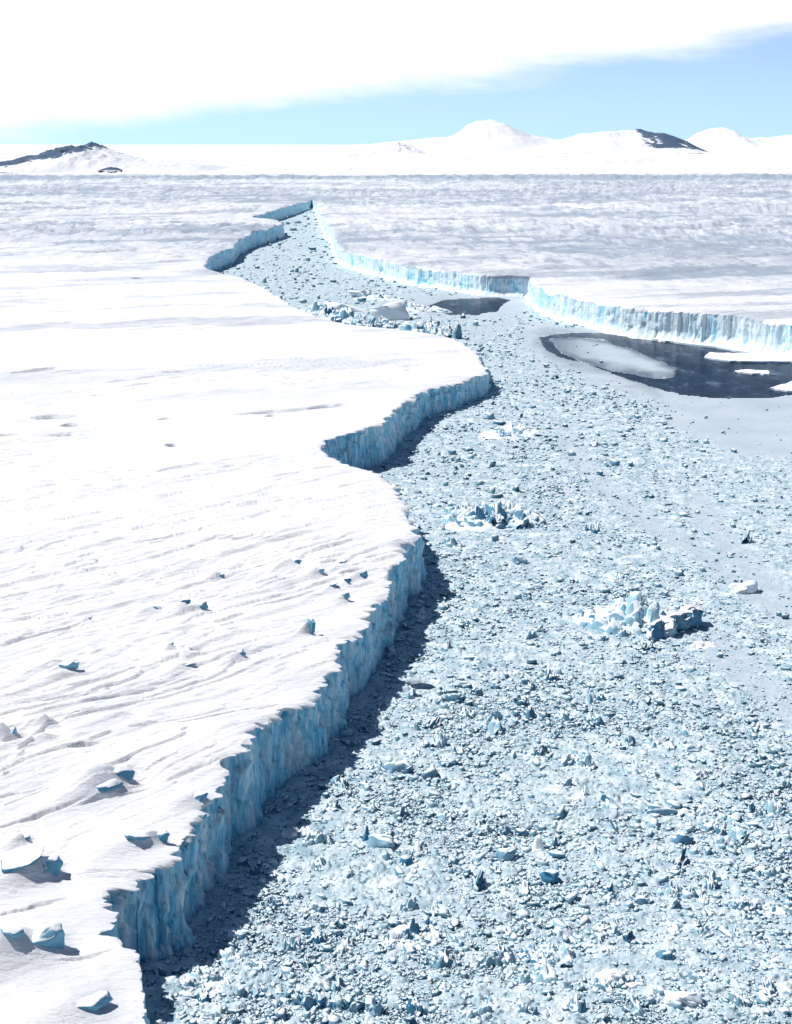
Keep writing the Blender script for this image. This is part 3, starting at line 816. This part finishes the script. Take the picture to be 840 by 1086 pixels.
for k in range(18):
    if k % 3:
        c2, f2 = crag(40 + k)
    else:
        bm = hull_block(k + 1, 7 + k % 5, 0.06 * (k % 8))
        bmesh.ops.subdivide_edges(bm, edges=bm.edges[:], cuts=1, use_grid_fill=True); bmesh.ops.triangulate(bm, faces=bm.faces)
        c2, f2 = bm_arrays(bm); bm.free()
        c2 = c2 + 0.10 * np.stack([fbm(c2[:, 0] * 4 + q, (c2[:, 1] + c2[:, 2]) * 4, 800 + k + q, 2) - 0.5 for q in range(3)], -1)
    for mk in ('chunk', 'blue_ice' if k % 3 == 0 else 'chunk'):
        o = raw_mesh('ice_chunk', c2, f2, M[mk]); chunk_me.append(o.data); bpy.data.objects.remove(o)
for k in big:
    o = bpy.data.objects.new('ice_chunk', chunk_me[2 * int(rng.integers(18)) + int(rng.random() < 0.55)]); col.objects.link(o)
    s = size[k] * 1.1
    o.location = (x[k], y[k], 0.18 * s); o.scale = (s * rng.uniform(0.9, 1.8), s * rng.uniform(0.8, 1.3), s * rng.uniform(0.7, 1.3))
    o.rotation_euler = (rng.normal() * 0.2, rng.normal() * 0.2, rng.uniform(0, 6.28))
    _, lab, grp = REGIONS[region(k)]
    tag(o, lab, 'ice chunk', grp)

def mass(name, idx, material, label):
    cs = []; fs = []; nn = 0
    tk = rng.integers(0, 18, len(idx)); az = rng.uniform(0, 6.283, len(idx))
    tx = rng.normal(0, 0.4, len(idx)); sx = rng.uniform(0.8, 2.0, len(idx)); sy = rng.uniform(0.7, 1.4, len(idx)); sz = rng.uniform(0.5, 1.7, len(idx))
    for t in range(18):
        q = np.where(tk == t)[0]
        if not len(q): continue
        co, f = TEMPL[t]
        s = size[idx[q]][:, None]
        a = co[None, :, 0] * s * sx[q][:, None]; b = co[None, :, 1] * s * sy[q][:, None]; c = co[None, :, 2] * s * sz[q][:, None]
        ct, st = np.cos(tx[q])[:, None], np.sin(tx[q])[:, None]
        b, c = b * ct - c * st, b * st + c * ct
        ca, sa = np.cos(az[q])[:, None], np.sin(az[q])[:, None]
        P = np.stack([a * ca - b * sa + x[idx[q]][:, None], a * sa + b * ca + y[idx[q]][:, None], c + 0.15 * s + 0.15], -1)
        cs.append(P.reshape(-1, 3)); fs.append((f[None] + (np.arange(len(q)) * len(co))[:, None, None] + nn).reshape(-1, 3)); nn += len(q) * len(co)
    o = raw_mesh(name, np.concatenate(cs), np.concatenate(fs), material)
    tag(o, label, 'brash ice', None, 'stuff')
rest = np.where(~bigset)[0]
mass('brash_ice', rest, M['chunk'], 'fine broken ice rubble strewn over the frozen brash between the shelves')

# ------------------------------------------------------------------ hills on the skyline
def hill(name, prof, base_y, dist, depth, rock_shade_fn, seed, label, rough=0.12):
    """prof: skyline as (px, py) pairs; the ground runs down to both sides of that crest"""
    prof = np.array(prof, float)
    k = (dist * CP + 132 * SP) / FPX
    n, m = 260, 90
    px = np.linspace(prof[0, 0], prof[-1, 0], n)
    hgt = np.maximum(base_y - np.interp(px, prof[:, 0], prof[:, 1]), 0) * k
    q_ = np.linspace(0, 1, n); hgt = hgt * sstep(0, 0.08, q_) * sstep(1, 0.92, q_) - 3 * (1 - sstep(0, 0.03, q_) * sstep(1, 0.97, q_))
    X = ((px - 420) * k)[:, None] + np.zeros((1, m))
    t = np.linspace(-1, 1, m)[None, :]
    Y = dist + depth * t + 0 * X
    wob = 0.35 * (fbm(X / (depth * 0.5), Y / (depth * 0.5), seed, 3) - 0.5)
    cross = np.clip(1 - np.abs(t + wob) ** 1.5, 0, 1)
    nz = fbm(X / (30 * k), Y / (30 * k), seed + 9, 5, 0.55) - 0.5
    rid = np.abs(2 * fbm(X / (16 * k), Y / (40 * k), seed + 15, 4, 0.55) - 1)
    Z = 0.86 * hgt[:, None] * cross * (1 + rough * 2.6 * nz - rough * 2.6 * (rid - 0.3)) + 17 - 6 * (1 - sstep(0.0, 0.15, cross))
    rock = rock_shade_fn((px[:, None] + 0 * Z), t + 0 * Z, cross, rid) * sstep(0.10, 0.3, cross)  # real rock, plus shade painted dark on some far slopes
    o = grid_mesh(name, X, Y, Z, M['hill'], {'rock': rock}, True, flip=True)
    tag(o, label, 'hill', None, 'structure')
    return o

hill('rocky_hill', [(-60, 176), (-20, 172), (0, 171), (18, 170), (30, 165), (44, 164), (58, 157), (75, 154), (88, 152), (98, 148), (108, 153), (120, 159), (150, 167), (200, 172), (240, 176)], 180, 7300, 900,
     lambda p, t, c, r: 0.42 + 0.46 * sstep(122, 96, p) * sstep(-0.8, -0.3, t) - 0.95 * r - 0.15 * sstep(-0.3, -0.7, t) - 0.6 * sstep(118, 150, p) * sstep(-0.75, -0.2, t) * sstep(0.5, 0.1, t) + 0.35 * sstep(60, 20, p) - 0.02, 500, 'rocky snow hill with dark rock ridges at the left', 0.16)
outcrop = hill('rock_outcrop', [(104, 175), (112, 173), (118, 171.5), (124, 172), (130, 175)], 175.5, 6517, 50, lambda p, t, c, r: 1 + 0 * p, 520, 'small black rock outcrop on the snow slope of the rocky hill', 0.2)
outcrop.location.z = 13
hill('far_hill', [(390, 160), (404, 156), (412, 152), (422, 150.5), (432, 153), (442, 156), (455, 160)], 161, 18000, 1100, lambda p, t, c, r: 0.40 * sstep(0.3, -0.6, t) * sstep(445, 420, p), 540, 'small rugged snow hill left of the middle skyline', 0.4)  # shade of the front slope painted in through the rock mask
hill('far_hill', [(300, 157), (360, 154), (395, 152), (430, 148), (478, 143.5), (487, 138), (496, 130), (506, 126.5), (518, 125), (533, 128), (545, 134), (557, 141), (572, 145), (620, 151), (660, 156)], 160, 27000, 3500, lambda p, t, c, r: 0.0 * p, 560, 'broad smooth snow dome on the middle skyline', 0.05)
hill('far_hill', [(540, 156), (575, 148), (597, 142), (615, 135), (632, 132), (655, 132.5), (675, 131), (690, 132), (703, 135), (716, 141), (727, 148), (739, 156)], 158, 19000, 1700,
     lambda p, t, c, r: 0.74 * sstep(645, 680, p) * sstep(-1.0, -0.8, t) * sstep(0.2, 0.0, t) * sstep(741, 734, p) - 0.5 * r + 0.05 + 0.0 * r, 580, 'round snow hill with a dark shaded right flank and rock flecks', 0.07)  # rock flecks, and the unlit right flank painted in the same dark colour
hill('far_hill', [(690, 158), (720, 150), (738, 144), (746, 138), (753, 134), (764, 132.5), (772, 136), (779, 142), (800, 145), (830, 142), (870, 141), (930, 148)], 159, 25000, 2600, lambda p, t, c, r: 0.12 * sstep(0.2, -0.4, t) * sstep(775, 765, p), 600, 'low snow hill at the right end of the skyline', 0.10)

# ------------------------------------------------------------------ light
EL, AZ = R(56), math.atan2(-0.96, 0.28)
sun_dir = Vector((math.sin(AZ) * math.cos(EL), math.cos(AZ) * math.cos(EL), math.sin(EL)))
sl = bpy.data.lights.new('sun', 'SUN'); sl.energy = 5.0; sl.angle = R(0.53); sl.color = (1.0, 0.965, 0.925)
so = bpy.data.objects.new('sun', sl); col.objects.link(so)
so.rotation_euler = sun_dir.to_track_quat('Z', 'Y').to_euler()

w = bpy.data.worlds.new('World'); sc.world = w; w.use_nodes = True
nt = w.node_tree; bg = nt.nodes['Background']
sky = N(nt, 'ShaderNodeTexSky', sky_type='NISHITA', sun_disc=False, sun_elevation=EL, sun_rotation=AZ % (2 * math.pi), altitude=100, air_density=1.0, dust_density=0.2, ozone_density=3.0)
tc = N(nt, 'ShaderNodeTexCoord')
# the polar air is clear right down to the horizon: take the colour a little higher up
va = N(nt, 'ShaderNodeVectorMath', operation='ADD'); nt.links.new(tc.outputs['Generated'], va.inputs[0]); va.inputs[1].default_value = (0, 0, 0.25)
vn_ = N(nt, 'ShaderNodeVectorMath', operation='NORMALIZE'); nt.links.new(va.outputs[0], vn_.inputs[0])
nt.links.new(vn_.outputs[0], sky.inputs['Vector'])
sp = N(nt, 'ShaderNodeSeparateXYZ'); nt.links.new(tc.outputs['Generated'], sp.inputs[0])
def MA(op, a, b, c=None):
    n = N(nt, 'ShaderNodeMath', operation=op)
    for i, v in enumerate((a, b, c)):
        if v is None: continue
        if isinstance(v, (int, float)): n.inputs[i].default_value = v
        else: nt.links.new(v, n.inputs[i])
    return n.outputs[0]
# a bank of white cloud whose lower edge climbs to the right
lowedge = MA('MULTIPLY_ADD', sp.outputs['X'], 0.122, 0.039)
cn = noise(nt, 9.0, 6, 0.6, tc.outputs['Generated'], (1, 1, 5))
h1 = MA('SUBTRACT', sp.outputs['Z'], lowedge)
h2 = MA('MULTIPLY_ADD', MA('SUBTRACT', cn, 0.5), 0.034, h1)
soft = N(nt, 'ShaderNodeMapRange', interpolation_type='SMOOTHSTEP'); nt.links.new(h2, soft.inputs[0]); soft.inputs[1].default_value = -0.012; soft.inputs[2].default_value = 0.012
topf = N(nt, 'ShaderNodeMapRange', interpolation_type='SMOOTHSTEP'); nt.links.new(sp.outputs['Z'], topf.inputs[0]); topf.inputs[1].default_value = 0.10; topf.inputs[2].default_value = 0.15; topf.inputs[3].default_value = 1; topf.inputs[4].default_value = 0
cl = MA('MULTIPLY', soft.outputs[0], topf.outputs[0])
# low down the long path through lit air makes the blue much brighter than overhead
br = N(nt, 'ShaderNodeMapRange', interpolation_type='SMOOTHSTEP'); nt.links.new(sp.outputs['Z'], br.inputs[0])
br.inputs[1].default_value = 0.0; br.inputs[2].default_value = 0.20; br.inputs[3].default_value = 4.4; br.inputs[4].default_value = 1.0
tint = N(nt, 'ShaderNodeMix', data_type='RGBA', blend_type='MULTIPLY'); tint.inputs[0].default_value = 1.0
nt.links.new(sky.outputs[0], tint.inputs[6]); tint.inputs[7].default_value = (0.95, 0.98, 1.0, 1)
air = N(nt, 'ShaderNodeVectorMath', operation='SCALE'); nt.links.new(tint.outputs[2], air.inputs[0]); nt.links.new(br.outputs[0], air.inputs['Scale'])
pale = mix(nt, MA('MULTIPLY', MA('SUBTRACT', br.outputs[0], 1.0), 0.075), air.outputs[0], (12.0, 13.0, 13.5))
nt.links.new(mix(nt, cl, pale, (17.5, 17.8, 18.0)), bg.inputs['Color'])
bg.inputs['Strength'].default_value = 0.06

# ------------------------------------------------------------------ camera
cam = bpy.data.cameras.new('camera'); co_ = bpy.data.objects.new('camera', cam); col.objects.link(co_)
cam.sensor_fit = 'VERTICAL'; cam.angle = R(40); cam.clip_start = 1; cam.clip_end = 200000
co_.location = (0, 0, CAM_H); co_.rotation_euler = (R(90) - PITCH, 0, 0)
sc.camera = co_
sc.view_settings.view_transform = 'Standard'; sc.view_settings.look = 'None'; sc.view_settings.gamma = 1.0; sc.view_settings.exposure = 0.10
sc.render.engine = 'CYCLES'; sc.cycles.max_bounces = 6; sc.cycles.diffuse_bounces = 3; sc.cycles.use_denoising = True
